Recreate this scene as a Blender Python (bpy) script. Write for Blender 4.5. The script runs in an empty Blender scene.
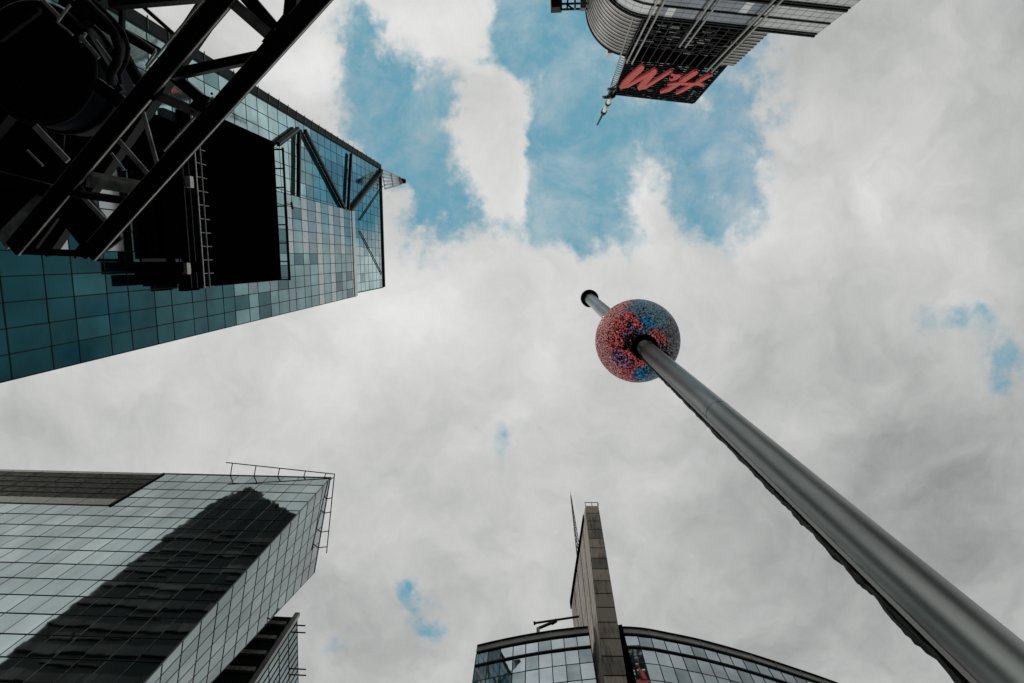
import bpy, bmesh, math, random
from mathutils import Vector as V, Matrix, Quaternion
random.seed(7)
scene = bpy.context.scene
C = scene.collection
R = math.radians

# ------------------------------------------------------------------ camera
F = 600.0                                   # focal length in pixels
EYE = V((0, 0, 1.6))
ZEN = (530.0, 258.0)                        # where straight up falls in the photo
def camvec(u, v): return V(((u-512)/F, (341.5-v)/F, 1.0))
M0 = Matrix(((1, 0, 0), (0, -1, 0), (0, 0, 1)))
zc = M0 @ camvec(*ZEN)
Q = zc.normalized().rotation_difference(V((0, 0, 1))).to_matrix()
M = Q @ M0
def ray(u, v): return M @ camvec(u, v)
def P(u, v, Z):
    """a point of the place seen at that spot of the photo, Z metres above the eye"""
    d = ray(u, v); return EYE + d*(Z/d.z)
def on_plane(u, v, p0, n):
    d = ray(u, v); return EYE + d*((p0-EYE).dot(n)/d.dot(n))
MI = M.inverted()
def project(p):
    c = MI @ (p-EYE)
    if c.z <= 0.01: return None
    return (512+F*c.x/c.z, 341.5-F*c.y/c.z)
def Zw(Z): return Z + 1.6                   # height above eye -> world z

cam = bpy.data.cameras.new('camera'); co = bpy.data.objects.new('camera', cam); C.objects.link(co)
r_, u_, f_ = M @ V((1, 0, 0)), M @ V((0, 1, 0)), M @ V((0, 0, 1))
m4 = Matrix((r_, u_, -f_)).transposed().to_4x4(); m4.translation = EYE
co.matrix_world = m4
cam.sensor_width = 36; cam.lens = F*36/1024; cam.clip_start = 0.05; cam.clip_end = 6000
scene.camera = co
scene.view_settings.view_transform = 'Standard'
scene.view_settings.look = 'None'
scene.view_settings.exposure = 0

# ------------------------------------------------------------------ materials
def nt(m):
    m.use_nodes = True; t = m.node_tree; t.nodes.clear(); return t
def mat(name, col, rough=.6, metal=0, var=.15, scale=3, ior=1.45, tint=None, bump=0, bscale=8, streak=None, spec=.5, emit=None):
    m = bpy.data.materials.new(name); t = nt(m); N = t.nodes; L = t.links
    out = N.new('ShaderNodeOutputMaterial'); b = N.new('ShaderNodeBsdfPrincipled')
    L.new(b.outputs[0], out.inputs[0])
    tc = N.new('ShaderNodeTexCoord'); mp = N.new('ShaderNodeMapping'); L.new(tc.outputs['Object'], mp.inputs[0])
    if streak: mp.inputs['Scale'].default_value = streak
    no = N.new('ShaderNodeTexNoise'); no.inputs['Scale'].default_value = scale; no.inputs['Detail'].default_value = 6
    L.new(mp.outputs[0], no.inputs['Vector'])
    rp = N.new('ShaderNodeValToRGB'); L.new(no.outputs['Fac'], rp.inputs[0])
    lo = [c*(1-var) for c in col]; hi = [min(1, c*(1+var)) for c in col]
    rp.color_ramp.elements[0].position = .3; rp.color_ramp.elements[1].position = .7
    rp.color_ramp.elements[0].color = (*lo, 1); rp.color_ramp.elements[1].color = (*hi, 1)
    L.new(rp.outputs[0], b.inputs['Base Color'])
    b.inputs['Roughness'].default_value = rough; b.inputs['Metallic'].default_value = metal
    b.inputs['IOR'].default_value = ior; b.inputs['Specular IOR Level'].default_value = spec
    if tint: b.inputs['Specular Tint'].default_value = (*tint, 1)
    if bump:
        nb = N.new('ShaderNodeTexNoise'); nb.inputs['Scale'].default_value = bscale; nb.inputs['Detail'].default_value = 2
        L.new(tc.outputs['Object'], nb.inputs['Vector'])
        bp = N.new('ShaderNodeBump'); bp.inputs['Strength'].default_value = 1; bp.inputs['Distance'].default_value = bump
        L.new(nb.outputs['Fac'], bp.inputs['Height']); L.new(bp.outputs[0], b.inputs['Normal'])
    if emit:
        b.inputs['Emission Color'].default_value = (*emit[0], 1); b.inputs['Emission Strength'].default_value = emit[1]
    return m
MT = {}
MT['black'] = mat('black_paint', (.004, .0045, .005), .7, spec=.05)
MT['truss'] = mat('dark_steel_paint', (.007, .0075, .0075), .5, spec=.15)
MT['trussl'] = mat('worn_grey_steel', (.24, .25, .24), .5, var=.5, scale=5)
MT['plate'] = mat('dull_grey_plate', (.40, .42, .41), .6, var=.5, scale=7)
MT['edge'] = mat('pale_metal_and_lit_edge', (.66, .66, .60), .4, var=.3)  # pale strips of this on the truss paint edges catching sky light
MT['screen'] = mat('unlit_led_and_shade_black', (.0012, .0012, .0016), .8, spec=0)
MT['body'] = mat('dark_core', (.006, .013, .013), .7, spec=.1)
MT['mullion'] = mat('dark_mullion', (.014, .018, .019), .6, spec=.15)
MT['mullionl'] = mat('grey_mullion', (.10, .105, .105), .4)
for k_, nm_, c_ in (('tealA', 'teal_glass_deep', (.010, .074, .092)), ('tealB', 'teal_glass', (.024, .115, .135)), ('tealC', 'pale_teal_glass', (.19, .34, .36)),
                    ('tealE', 'mid_teal_glass', (.09, .36, .42)), ('tealD', 'light_cyan_glass', (.42, .62, .64)), ('blueD', 'blue_glass', (.035, .23, .30))):
    MT[k_] = mat(nm_, c_, .05, metal=.9, var=.3, scale=.3, bump=.003, bscale=.5)
MT['white'] = mat('white_spandrel', (.58, .62, .63), .22, metal=.5, var=.1, scale=.7)
MT['greyblue'] = mat('grey_blue_spandrel', (.23, .33, .37), .15, metal=.7, var=.15, scale=.7)
MT['silver'] = mat('silver_glass', (.23, .295, .298), .03, metal=1, var=.22, scale=.5, bump=.006, bscale=.35, streak=(1, 1, .25))
MT['silverB'] = mat('silver_glass_pale', (.29, .36, .362), .035, metal=1, var=.22, scale=.5, bump=.006, bscale=.35, streak=(1, 1, .25))
MT['paleglass'] = mat('pale_office_glass', (.66, .68, .67), .08, metal=.6, var=.14, scale=.4, bump=.001, bscale=.6)
MT['slate'] = mat('slate_office_glass', (.20, .23, .26), .06, metal=.8, var=.25, scale=.4, bump=.001, bscale=.6)
MT['curveglass'] = mat('curved_front_glass', (.36, .42, .45), .015, metal=.95, var=.2, scale=.5, bump=.0012, bscale=.6)
MT['curveglassd'] = mat('curved_front_glass_dark', (.22, .27, .29), .03, metal=.9, var=.3, scale=.5, bump=.002, bscale=.6)
MT['louvre'] = mat('dark_louvre', (.24, .235, .205), .7, var=.6, scale=2.5, spec=.1)
MT['beige'] = mat('beige_panel', (.62, .60, .52), .5, var=.12)
MT['steel'] = mat('brushed_steel', (.20, .215, .205), .38, metal=.92, var=.3, scale=2.5, streak=(1, 1, .12))
MT['galv'] = mat('galvanised_steel', (.33, .33, .31), .42, metal=.75, var=.25, scale=1.2, streak=(1, 1, .3))
MT['ribm'] = mat('ribbed_metal', (.20, .195, .185), .42, metal=.55, var=.25, scale=.6)
MT['riblight'] = mat('rib_lip_metal', (.55, .53, .49), .4, metal=.3, var=.2, scale=.6)
MT['red'] = mat('faded_red_sign_face', (.66, .075, .062), .5, var=.12, scale=.8)
MT['whitep'] = mat('white_paint', (.72, .72, .70), .45, var=.08)
MT['cable'] = mat('black_cable', (.014, .015, .014), .5, var=.5, scale=20, spec=.3)
MT['band'] = mat('brown_grey_band', (.048, .047, .042), .6, var=.6, scale=.3, spec=.1)
MT['bandl'] = mat('pale_grey_band', (.085, .085, .078), .6, var=.5, scale=.3, spec=.1)
MT['deck'] = mat('roof_membrane', (.09, .09, .085), .9, var=.3, scale=1.5)
MT['asphalt'] = mat('asphalt', (.05, .05, .05), .9, var=.3, scale=.2)

MT['coping'] = mat('grey_coping', (.22, .22, .21), .5, var=.3, scale=.8)
def canopy_mat():
    m = bpy.data.materials.new('milky_canopy_sheet'); t = nt(m); N = t.nodes; L = t.links
    out = N.new('ShaderNodeOutputMaterial'); mx = N.new('ShaderNodeMixShader'); mx.inputs[0].default_value = .7
    d = N.new('ShaderNodeBsdfDiffuse'); d.inputs[0].default_value = (.7, .7, .7, 1); tr = N.new('ShaderNodeBsdfTranslucent')
    no = N.new('ShaderNodeTexNoise'); no.inputs['Scale'].default_value = 2; rp = N.new('ShaderNodeValToRGB'); L.new(no.outputs['Fac'], rp.inputs[0])
    rp.color_ramp.elements[0].color = (.6, .6, .6, 1); rp.color_ramp.elements[1].color = (.9, .9, .9, 1); L.new(rp.outputs[0], tr.inputs[0])
    L.new(d.outputs[0], mx.inputs[1]); L.new(tr.outputs[0], mx.inputs[2]); L.new(mx.outputs[0], out.inputs[0]); return m
MT['canopy'] = canopy_mat()
def stone_mat(name, col):
    m = bpy.data.materials.new(name); t = nt(m); N = t.nodes; L = t.links
    out = N.new('ShaderNodeOutputMaterial'); b = N.new('ShaderNodeBsdfPrincipled'); L.new(b.outputs[0], out.inputs[0])
    tc = N.new('ShaderNodeTexCoord')
    mp = N.new('ShaderNodeMapping'); mp.inputs['Scale'].default_value = (3.0, 3.0, .22); L.new(tc.outputs['Object'], mp.inputs[0])
    n1 = N.new('ShaderNodeTexNoise'); n1.inputs['Scale'].default_value = 1.6; n1.inputs['Detail'].default_value = 8; n1.inputs['Roughness'].default_value = .7
    L.new(mp.outputs[0], n1.inputs['Vector'])
    n2 = N.new('ShaderNodeTexNoise'); n2.inputs['Scale'].default_value = .25; n2.inputs['Detail'].default_value = 4
    L.new(tc.outputs['Object'], n2.inputs['Vector'])
    ad = N.new('ShaderNodeMath'); ad.operation = 'ADD'; L.new(n1.outputs['Fac'], ad.inputs[0]); L.new(n2.outputs['Fac'], ad.inputs[1])
    rp = N.new('ShaderNodeValToRGB'); L.new(ad.outputs[0], rp.inputs[0])
    rp.color_ramp.elements[0].position = .78; rp.color_ramp.elements[1].position = 1.16
    rp.color_ramp.elements[0].color = (*[c*.22 for c in col], 1); rp.color_ramp.elements[1].color = (*col, 1)
    L.new(rp.outputs[0], b.inputs['Base Color']); b.inputs['Roughness'].default_value = .75
    return m
MT['stone'] = stone_mat('weathered_stone', (.34, .29, .225))
MT['stoned'] = stone_mat('weathered_stone_dark', (.15, .125, .092))
MT['stonem'] = stone_mat('weathered_stone_mid', (.23, .195, .15))
MT['stonel'] = stone_mat('weathered_stone_side', (.27, .235, .185))

# ------------------------------------------------------------------ mesh helpers
org = {}
class MB:
    def __init__(s): s.v = []; s.f = []; s.m = []; s.sm = []
    def face(s, pts, m=0, smooth=False):
        k = len(s.v); s.v += [V(p) for p in pts]; s.f.append(tuple(range(k, k+len(pts)))); s.m.append(m); s.sm.append(smooth)
    def hexa(s, a, b, m=0):
        """a, b: two matching 4-point rings"""
        k = len(s.v); s.v += [V(p) for p in a]+[V(p) for p in b]
        for q in ((3, 2, 1, 0), (4, 5, 6, 7), (0, 1, 5, 4), (1, 2, 6, 5), (2, 3, 7, 6), (3, 0, 4, 7)):
            s.f.append(tuple(k+i for i in q)); s.m.append(m); s.sm.append(False)
    def beam(s, p, q, w, h, side=None, m=0):
        """rectangular bar from p to q; w measured along 'side', h across it"""
        p = V(p); q = V(q); d = (q-p).normalized()
        sd = V(side) if side is not None else (V((0, 0, 1)) if abs(d.z) < .9 else V((1, 0, 0)))
        sd = (sd - d*sd.dot(d)).normalized(); up = d.cross(sd)
        o = [sd*w/2+up*h/2, -sd*w/2+up*h/2, -sd*w/2-up*h/2, sd*w/2-up*h/2]
        s.hexa([p+x for x in o], [q+x for x in o], m)
    def hbeam(s, p, q, w, h, up, m=0, edge=None, tf=.03):
        """H-section: two flanges of width w, h apart along 'up', one web; edge = material of thin flange lips painted pale as if lit"""
        p = V(p); q = V(q); d = (q-p).normalized(); u = V(up); u = (u-d*u.dot(d)).normalized(); sd = d.cross(u)
        for sg in (1, -1):
            s.beam(p+u*sg*h/2, q+u*sg*h/2, w, tf, sd, m)
            if edge is not None:
                for g in (1, -1):
                    s.beam(p+u*sg*h/2+sd*g*(w/2+.004), q+u*sg*h/2+sd*g*(w/2+.004), .012, tf*.8, sd, edge)
        s.beam(p, q, .025, h-tf, sd, m)
    def tube(s, p, q, r0, r1=None, n=10, m=0, caps=True):
        r1 = r0 if r1 is None else r1
        s.path([V(p), V(q)], [r0, r1], n, m, caps)
    def path(s, pts, rad, n=8, m=0, caps=True):
        pts = [V(p) for p in pts]; k0 = len(s.v); ref = None
        if not isinstance(rad, (list, tuple)): rad = [rad]*len(pts)
        for i, p in enumerate(pts):
            d = (pts[min(i+1, len(pts)-1)]-pts[max(i-1, 0)]).normalized()
            if ref is None: ref = d.orthogonal()
            a = (ref-d*ref.dot(d)).normalized(); ref = a; b = d.cross(a)
            for j in range(n):
                t = 2*math.pi*j/n; s.v.append(p+(a*math.cos(t)+b*math.sin(t))*rad[i])
        for i in range(len(pts)-1):
            for j in range(n):
                s.f.append((k0+i*n+j, k0+i*n+(j+1) % n, k0+(i+1)*n+(j+1) % n, k0+(i+1)*n+j)); s.m.append(m); s.sm.append(True)
        if caps:
            s.f.append(tuple(k0+j for j in reversed(range(n)))); s.m.append(m); s.sm.append(False)
            e = k0+(len(pts)-1)*n; s.f.append(tuple(e+j for j in range(n))); s.m.append(m); s.sm.append(False)
    def prism(s, poly, off, m=0):
        """polygon extruded by off"""
        a = [V(p) for p in poly]; b = [p+V(off) for p in a]; n = len(a); k = len(s.v); s.v += a+b
        s.f.append(tuple(k+i for i in reversed(range(n)))); s.f.append(tuple(k+n+i for i in range(n)))
        s.m += [m, m]; s.sm += [False, False]
        for i in range(n):
            s.f.append((k+i, k+(i+1) % n, k+n+(i+1) % n, k+n+i)); s.m.append(m); s.sm.append(False)
    def loft(s, a, b, m=0):
        a = [V(p) for p in a]; b = [V(p) for p in b]; n = len(a); k = len(s.v); s.v += a+b
        s.f.append(tuple(k+i for i in reversed(range(n)))); s.f.append(tuple(k+n+i for i in range(n)))
        s.m += [m, m]; s.sm += [False, False]
        for i in range(n):
            s.f.append((k+i, k+(i+1) % n, k+n+(i+1) % n, k+n+i)); s.m.append(m); s.sm.append(False)
    def build(s, name, mats, parent=None, recalc=True):
        if not isinstance(mats, (list, tuple)): mats = [mats]
        o3 = org.get(parent.name, V((0, 0, 0))) if parent else V((0, 0, 0))
        me = bpy.data.meshes.new(name)
        me.from_pydata([tuple(v-o3) for v in s.v], [], s.f)
        for x in mats: me.materials.append(MT[x] if isinstance(x, str) else x)
        me.polygons.foreach_set('material_index', s.m); me.polygons.foreach_set('use_smooth', s.sm)
        if recalc:
            bm = bmesh.new(); bm.from_mesh(me); bmesh.ops.recalc_face_normals(bm, faces=bm.faces); bm.to_mesh(me); bm.free()
        me.update()
        o = bpy.data.objects.new(name, me); C.objects.link(o)
        if parent: o.parent = parent; org[o.name] = o3
        return o
def tag(o, label=None, cat=None, group=None, kind=None):
    if label: o['label'] = label
    if cat: o['category'] = cat
    if group: o['group'] = group
    if kind: o['kind'] = kind
    return o
def thing(name, label, cat, loc, group=None):
    o = bpy.data.objects.new(name, None); C.objects.link(o); o.location = loc; o.empty_display_size = .5
    org[o.name] = V(loc); return tag(o, label, cat, group)

def curtain(PF, S, T, pick, bars, wS=.08, wT=.08, dS=.02, dT=.02, m_bar=0, tilt=.0025, every=None, m_s=None):
    """panes between the lines S (along) and T (up); bars collected into 'bars'. Returns [(quad, material)]"""
    panes = []; nS, nT = len(S), len(T)
    got = {}
    for i in range(nS-1):
        for j in range(nT-1):
            k = pick(i, j)
            if k is None: continue
            got[(i, j)] = k
            g = .02
            s0, s1, t0, t1 = S[i]+g, S[i+1]-g, T[j]+g, T[j+1]-g
            q = [PF(s0, t0), PF(s1, t0), PF(s1, t1), PF(s0, t1)]
            n = (q[1]-q[0]).cross(q[3]-q[0]).normalized()
            if n.dot(EYE-q[0]) < 0: n = -n; q = [q[1], q[0], q[3], q[2]]
            a, b = random.gauss(0, tilt), random.gauss(0, tilt)
            w = (q[1]-q[0]).length; h = (q[3]-q[0]).length
            q = [q[0]+n*(-a*w-b*h)/2, q[1]+n*(a*w-b*h)/2, q[2]+n*(a*w+b*h)/2, q[3]+n*(-a*w+b*h)/2]
            panes.append((q, k))
    def nrm(s, t):
        e = .05
        n = (PF(s+e, t)-PF(s-e, t)).cross(PF(s, t+e)-PF(s, t-e)).normalized()
        return n if n.dot(EYE-PF(s, t)) > 0 else -n
    for i in range(nS):
        run = [j for j in range(nT-1) if (i, j) in got or (i-1, j) in got]
        w = wS if (every is None or i % every == 0) else wS*.5
        for j in run:
            p, q = PF(S[i], T[j]), PF(S[i], T[j+1]); n = nrm(S[i], T[j])
            bars.beam(p+n*(dS/2-.04), q+n*(dS/2-.04), dS+.08, w, n, m_bar if m_s is None else m_s)
    for j in range(nT):
        for i in range(nS-1):
            if (i, j) in got or (i, j-1) in got:
                p, q = PF(S[i], T[j]), PF(S[i+1], T[j]); n = nrm((S[i]+S[i+1])/2, T[j])
                bars.beam(p+n*(dT/2-.04), q+n*(dT/2-.04), dT+.08, wT, n, m_bar)
    return panes
def put_panes(panes, root, name='glass_pane', cap=100):
    """the panes that show largest as parts of their own, the rest as one"""
    def size(q):
        pr = [project(p) for p in q]
        if any(x is None for x in pr): return 0
        c = (sum(x[0] for x in pr)/4, sum(x[1] for x in pr)/4)
        if not (-15 < c[0] < 1039 and -15 < c[1] < 698): return 0
        return abs(sum(pr[i][0]*pr[(i+1) % 4][1]-pr[(i+1) % 4][0]*pr[i][1] for i in range(4)))/2
    ps = sorted(panes, key=lambda x: -size(x[0]))
    for q, k in ps[:cap]:
        b = MB(); b.face(q); b.build(name, k, root, recalc=False)
    rest = ps[cap:]
    if rest:
        keys = sorted({k for _, k in rest}); b = MB()
        for q, k in rest: b.face(q, keys.index(k))
        o = b.build(name, keys, root, recalc=False)
        o['kind'] = 'stuff'
def lin(a, b, step):
    n = max(1, round((b-a)/step)); return [a+(b-a)*i/n for i in range(n+1)]

GROUND = -112.0
# ------------------------------------------------------------------ ground
g = MB(); g.face([(-2500, -2500, GROUND), (2500, -2500, GROUND), (2500, 2500, GROUND), (-2500, 2500, GROUND)])
tag(g.build('ground', 'asphalt'), kind='structure')
g = MB(); g.prism([(-9, -14, GROUND+.01), (9, -14, GROUND+.01), (9, 14, GROUND+.01), (-9, 14, GROUND+.01)], (0, 0, -GROUND-.01))
tag(g.build('roof_deck', 'deck'), kind='structure')

# ------------------------------------------------------------------ 1. teal glass tower, upper left
XA = P(357, 296, 100).x                     # main face plane
XB = XA-.55
def pxA(u, v): return on_plane(u, v, V((XA, 0, 0)), V((1, 0, 0)))
def pxX(u, v, x): return on_plane(u, v, V((x, 0, 0)), V((1, 0, 0)))
YA1 = pxA(357, 296).y; YA0 = pxA(356, 212).y
ZA = pxA(357, 296).z
pB = pxX(383.5, 287, XB); ZB = pB.z; YB1 = pB.y; YB0 = pxX(383, 171, XB).y
tower = thing('glass_tower', 'teal glass tower with diagonal steel braces and a black screen on its face', 'building', (XA-12, -5, GROUND))
XR = P(215, 494, 100).x                      # rear of the tower
b = MB()
b.prism([(XB-.15, YB0, GROUND), (XB-.15, YA1-.15, GROUND), (XR, YA1-.15, GROUND), (XR, YB0, GROUND)], (0, 0, ZA-10-GROUND))
b.prism([(XB-.15, YB0, ZA-10), (XB-.15, YA1-.15, ZA-10), (XB-3.5, YA1-.15, ZA-10), (XB-3.5, YB0, ZA-10)], (0, 0, 9.7))
b.prism([(XB-.15, YB0, ZA-.3), (XB-.15, YB1-.1, ZA-.3), (XB-7, YB1-.1, ZA-.3), (XB-7, YB0, ZA-.3)], (0, 0, ZB-ZA+.2))
b.prism([(XA-.1, YA0+.1, GROUND), (XA-.1, YA1-.1, GROUND), (XB-.15, YA1-.1, GROUND), (XB-.15, YA0+.1, GROUND)], (0, 0, ZA-.1-GROUND))
b.build('wall', 'body', tower)
# face A
SA = lin(YA0, YA1, 1.42); TA = []
z = Zw(16.6)
while z < ZA-5.0:
    TA += [z, z+3.0]; z += 5.2
TA = [t for t in TA if t < ZA-1.5]+[ZA]
YAb = pxA(0, 382.5)
def PFA(s, t):                               # the near corner leans a little
    y1 = YA1+(YAb.y-YA1)*(ZA-t)/(ZA-YAb.z); return V((XA, YA0+(s-YA0)*(y1-YA0)/(YA1-YA0), t))
scrY0, scrY1 = pxX(282, 142, XA+1.2).y, pxX(282, 280, XA+1.2).y
def pickA(i, j):
    y = (SA[i]+SA[i+1])/2; zz = TA[j]-1.6; span = (j % 2 == 1)
    r = random.Random(i*97+j*13).random(); col = random.Random(j*31+(1 if y > -.2 else 0)*7).random()
    if span and (y < -.2 or zz > 80): return 'white' if not (zz > 80 and col < .35) else 'greyblue'
    if span and zz > 60: return 'tealC' if r < .6 else 'greyblue'
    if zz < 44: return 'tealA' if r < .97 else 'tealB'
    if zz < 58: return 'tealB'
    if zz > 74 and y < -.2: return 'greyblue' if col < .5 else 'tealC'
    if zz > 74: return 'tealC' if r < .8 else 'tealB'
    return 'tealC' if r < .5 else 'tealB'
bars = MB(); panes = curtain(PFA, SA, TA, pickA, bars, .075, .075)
# face B, set back, and rising past the roof of A
SB = lin(YB0, YB1, 1.5); TB = lin(Zw(24), ZB, 2.7)
PFB = lambda s, t: V((XB, s, t))
def pickB(i, j):
    y0, y1 = SB[i], SB[i+1]
    if y0 > YA0-.2 and TB[j+1] < ZA-.5: return None
    y = (y0+y1)/2; zz = TB[j]-1.6; r = random.Random(i*7+j*61).random(); col = random.Random(j*5+2).random()
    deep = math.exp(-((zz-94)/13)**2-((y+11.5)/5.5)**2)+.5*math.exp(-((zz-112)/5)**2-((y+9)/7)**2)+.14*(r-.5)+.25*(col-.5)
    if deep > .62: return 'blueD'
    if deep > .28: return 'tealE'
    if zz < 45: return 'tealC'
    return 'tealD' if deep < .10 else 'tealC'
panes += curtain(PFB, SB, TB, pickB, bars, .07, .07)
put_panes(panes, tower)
# stone strip at the top edge of A
bars.build('mullion_grid', 'mullion', tower)
w = MB(); w.beam((XA+.03, YA0, ZA-.6), (XA+.03, YA1, ZA-.6), .16, 1.5, (1, 0, 0)); w.build('spandrel_band', 'white', tower)
w = MB(); w.beam((XB-.2, YB0, ZB+.25), (XB-.2, YB1, ZB+.25), .9, .6, (1, 0, 0)); w.beam((XB-.2, YB1+.06, ZA), (XB-.2, YB1+.06, ZB), .5, .16, (1, 0, 0))
w.build('roof_edge', 'mullion', tower)
# dark fin along the far vertical corner
w = MB(); w.beam((XB+.12, YB0-.45, Zw(20)), (XB+.12, YB0-.45, ZB+.4), .25, .9, (1, 0, 0))
zz = Zw(21)
while zz < ZB:
    w.beam((XB+.3, YB0-1.05, zz), (XB+.27, YB0-.05, zz), .06, .1, (1, 0, 0), 1); zz += 2.7
w.build('corner_fin', ['mullion', 'mullionl'], tower)
# diagonal steel
def pb(u, v): return pxX(u, v, XB+.36)
for a, c, r in (((299, 131), (298.5, 200), .48), ((351, 154), (348, 211), .48), ((305, 131), (346, 211), .5), ((382, 171), (351, 211), .46), ((278, 144), (298, 129), .5)):
    w = MB(); p, q = pb(*a), pb(*c); w.beam(p, q, .36, r*1.15, (1, 0, 0)); w.beam(p+V((.19, 0, 0)), q+V((.19, 0, 0)), .08, r*.3, (1, 0, 0), 1)
    w.build('steel_brace', ['truss', 'mullionl'], tower)
for a, c in (((360, 220), (383, 186)), ((360, 231), (382.5, 275))):
    w = MB(); w.tube(pxX(*a, XB+.14), pxX(*c, XB+.14), .09); w.build('tie_rod', 'truss', tower)
# canopy of pale slats at the roof corner
w = MB(); c0, c1, c2 = P(381, 169, ZB-1), P(409, 181.5, ZB-1), P(384.5, 189, ZB-1)
for t in [k/5 for k in range(6)]:
    a = c0.lerp(c2, t); w.beam(a, c1.lerp(a, .12), .06, .34)
for t in (.02, .35, .65):
    w.beam(c0.lerp(c1, t), c2.lerp(c1, t), .1, .22)
w.build('roof_canopy', 'canopy', tower)
# banded side wall that the neighbouring building mirrors
w = MB(); zz = Zw(-20)
rr = random.Random(3)
while zz < ZA-11:
    x = XB-.6; hb = rr.uniform(1.0, 2.0)
    while x > XR+1:
        x2 = max(XR, x-rr.uniform(1.4, 4.5)); hh = hb*rr.uniform(.75, 1.15)
        w.beam((x, YA1-.09, zz), (x2+.08, YA1-.09, zz), .3, hh, (0, 1, 0), rr.choice((0, 0, 2, 3)))
        if rr.random() < .25: w.beam((x, YA1-.09, zz+2.2), (x2+.3, YA1-.09, zz+2.2), .2, rr.uniform(.2, .9), (0, 1, 0), rr.choice((0, 2)))
        x = x2
    zz += 4.4
NR = 44
for i in range(NR):
    f = (i+.5)/NR; x = XR+(XB-3.6-XR)*f; hw = (XB-3.6-XR)/NR/2
    h = -1+8.5*min(1, f/.13) if f < .13 else 7.5-19*(f-.13)+rr.uniform(-.5, .5)+(rr.uniform(-1.6, 1.2) if rr.random() < .3 else 0)
    h = max(h, -9); d_ = rr.uniform(.3, .42)
    w.hexa([(x-hw, YA1-3, ZA-10.2), (x+hw, YA1-3, ZA-10.2), (x+hw, YA1-d_, ZA-10.2), (x-hw, YA1-d_, ZA-10.2)],
           [(x-hw, YA1-3, ZA+h), (x+hw, YA1-3, ZA+h+rr.uniform(-.6, .3)), (x+hw, YA1-d_, ZA+h), (x-hw, YA1-d_, ZA+h)], 1)
w.build('floor_bands', ['band', 'body', 'mullion', 'bandl'], tower)

# video screen and its steelwork hung on the tower
XS = XA+1.2
def ps(u, v, d=0): return pxX(u, v, XS+d)
sy0, sy1 = ps(250, 131).y, ps(250, 283).y
sz0, sz1 = ps(210.5, 286).z, ps(281.5, 280).z
scr = thing('video_screen', 'big square black unlit screen mounted on the teal glass tower', 'screen', (XS, (sy0+sy1)/2, sz0))
w = MB(); w.prism([(XS-.6, sy0, sz0), (XS, sy0, sz0), (XS, sy1, sz0), (XS-.6, sy1, sz0)], (0, 0, sz1-sz0)); w.build('screen_face', 'screen', scr)
w = MB()
for k in range(14):
    y = sy0+(sy1-sy0)*k/13
    w.beam((XS+.02, y, ps(198, 200).z), (XS+.02, y, ps(208, 200).z), .07, .07)
for u in (197.5, 203): w.beam((XS+.05, sy0-.6, ps(u, 200).z), (XS+.05, sy1+.1, ps(u, 200).z), .1, .1, m=(1 if u < 200 else 0))
w.build('side_ladder', ['trussl', 'edge'], scr)
w = MB(); zt = ps(285.5, 200).z
w.tube((XS, sy0+.2, zt), (XS, sy1+.1, zt), .13)
for k in range(8):
    y = sy0+.4+(sy1-sy0-.4)*k/7; w.beam((XS-1.0, y, zt), (XS+.1, y, zt), .2, .14)
w.tube((XS, -6.2, zt), (XS+.1, -6.2, zt+1.5), .06); w.beam((XS+.1, -6.5, zt+1.4), (XS+.1, -5.7, zt+1.7), .2, .2)
w.build('edge_pipe', 'truss', scr)
for a in ((188.5, 182), (185.5, 268.5)):
    p = ps(*a, .3); w = MB(); w.beam(p-V((0, .45, 0)), p+V((0, .45, 0)), .5, .55); w.beam(p-V((0, .3, -.1)), p+V((0, .3, .1)), .62, .4); w.build('junction_box', 'edge', scr)
# back-of-sign steel frame to its left
sf = thing('sign_frame', 'dark steel sign frame left of the black screen behind the truss', 'sign frame', (XS, 0, ps(143, 200).z))
def slab(b, u0, v0, u1, v1, d, th=.5, m=0):
    p, q = ps(u0, v0, d), ps(u1, v1, d)
    vm = (v0+v1)/2; y0, y1, z0, z1 = p.y, q.y, ps(u0, vm, d).z, ps(u1, vm, d).z
    b.prism([(XS+d-th, y0, z0), (XS+d, y0, z0), (XS+d, y1, z0), (XS+d-th, y1, z0)], (0, 0, z1-z0), m)
w = MB(); slab(w, 160, 116, 186, 259, 0); slab(w, 188, 112, 197, 289, .15); slab(w, 143, 150, 151.5, 262, -.1); w.build('back_panel', 'screen', sf)
w = MB(); slab(w, 142, 262, 199, 272, .3); slab(w, 149, 275, 168, 285, .2); slab(w, 168, 270, 192, 283, .1); slab(w, 184, 270, 199, 290, .2); w.build('lower_ledge', 'screen', sf)
w = MB(); slab(w, 185.5, 130, 186.5, 288, .25, .15); slab(w, 191.5, 130, 192.3, 288, .3, .15); slab(w, 142, 258.6, 166, 261.5, .45, .2)
w.build('frame_rail', 'truss', sf)
w = MB(); slab(w, 120, 119, 200, 150, -.3); w.build('upper_panel', 'screen', sf)

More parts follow.
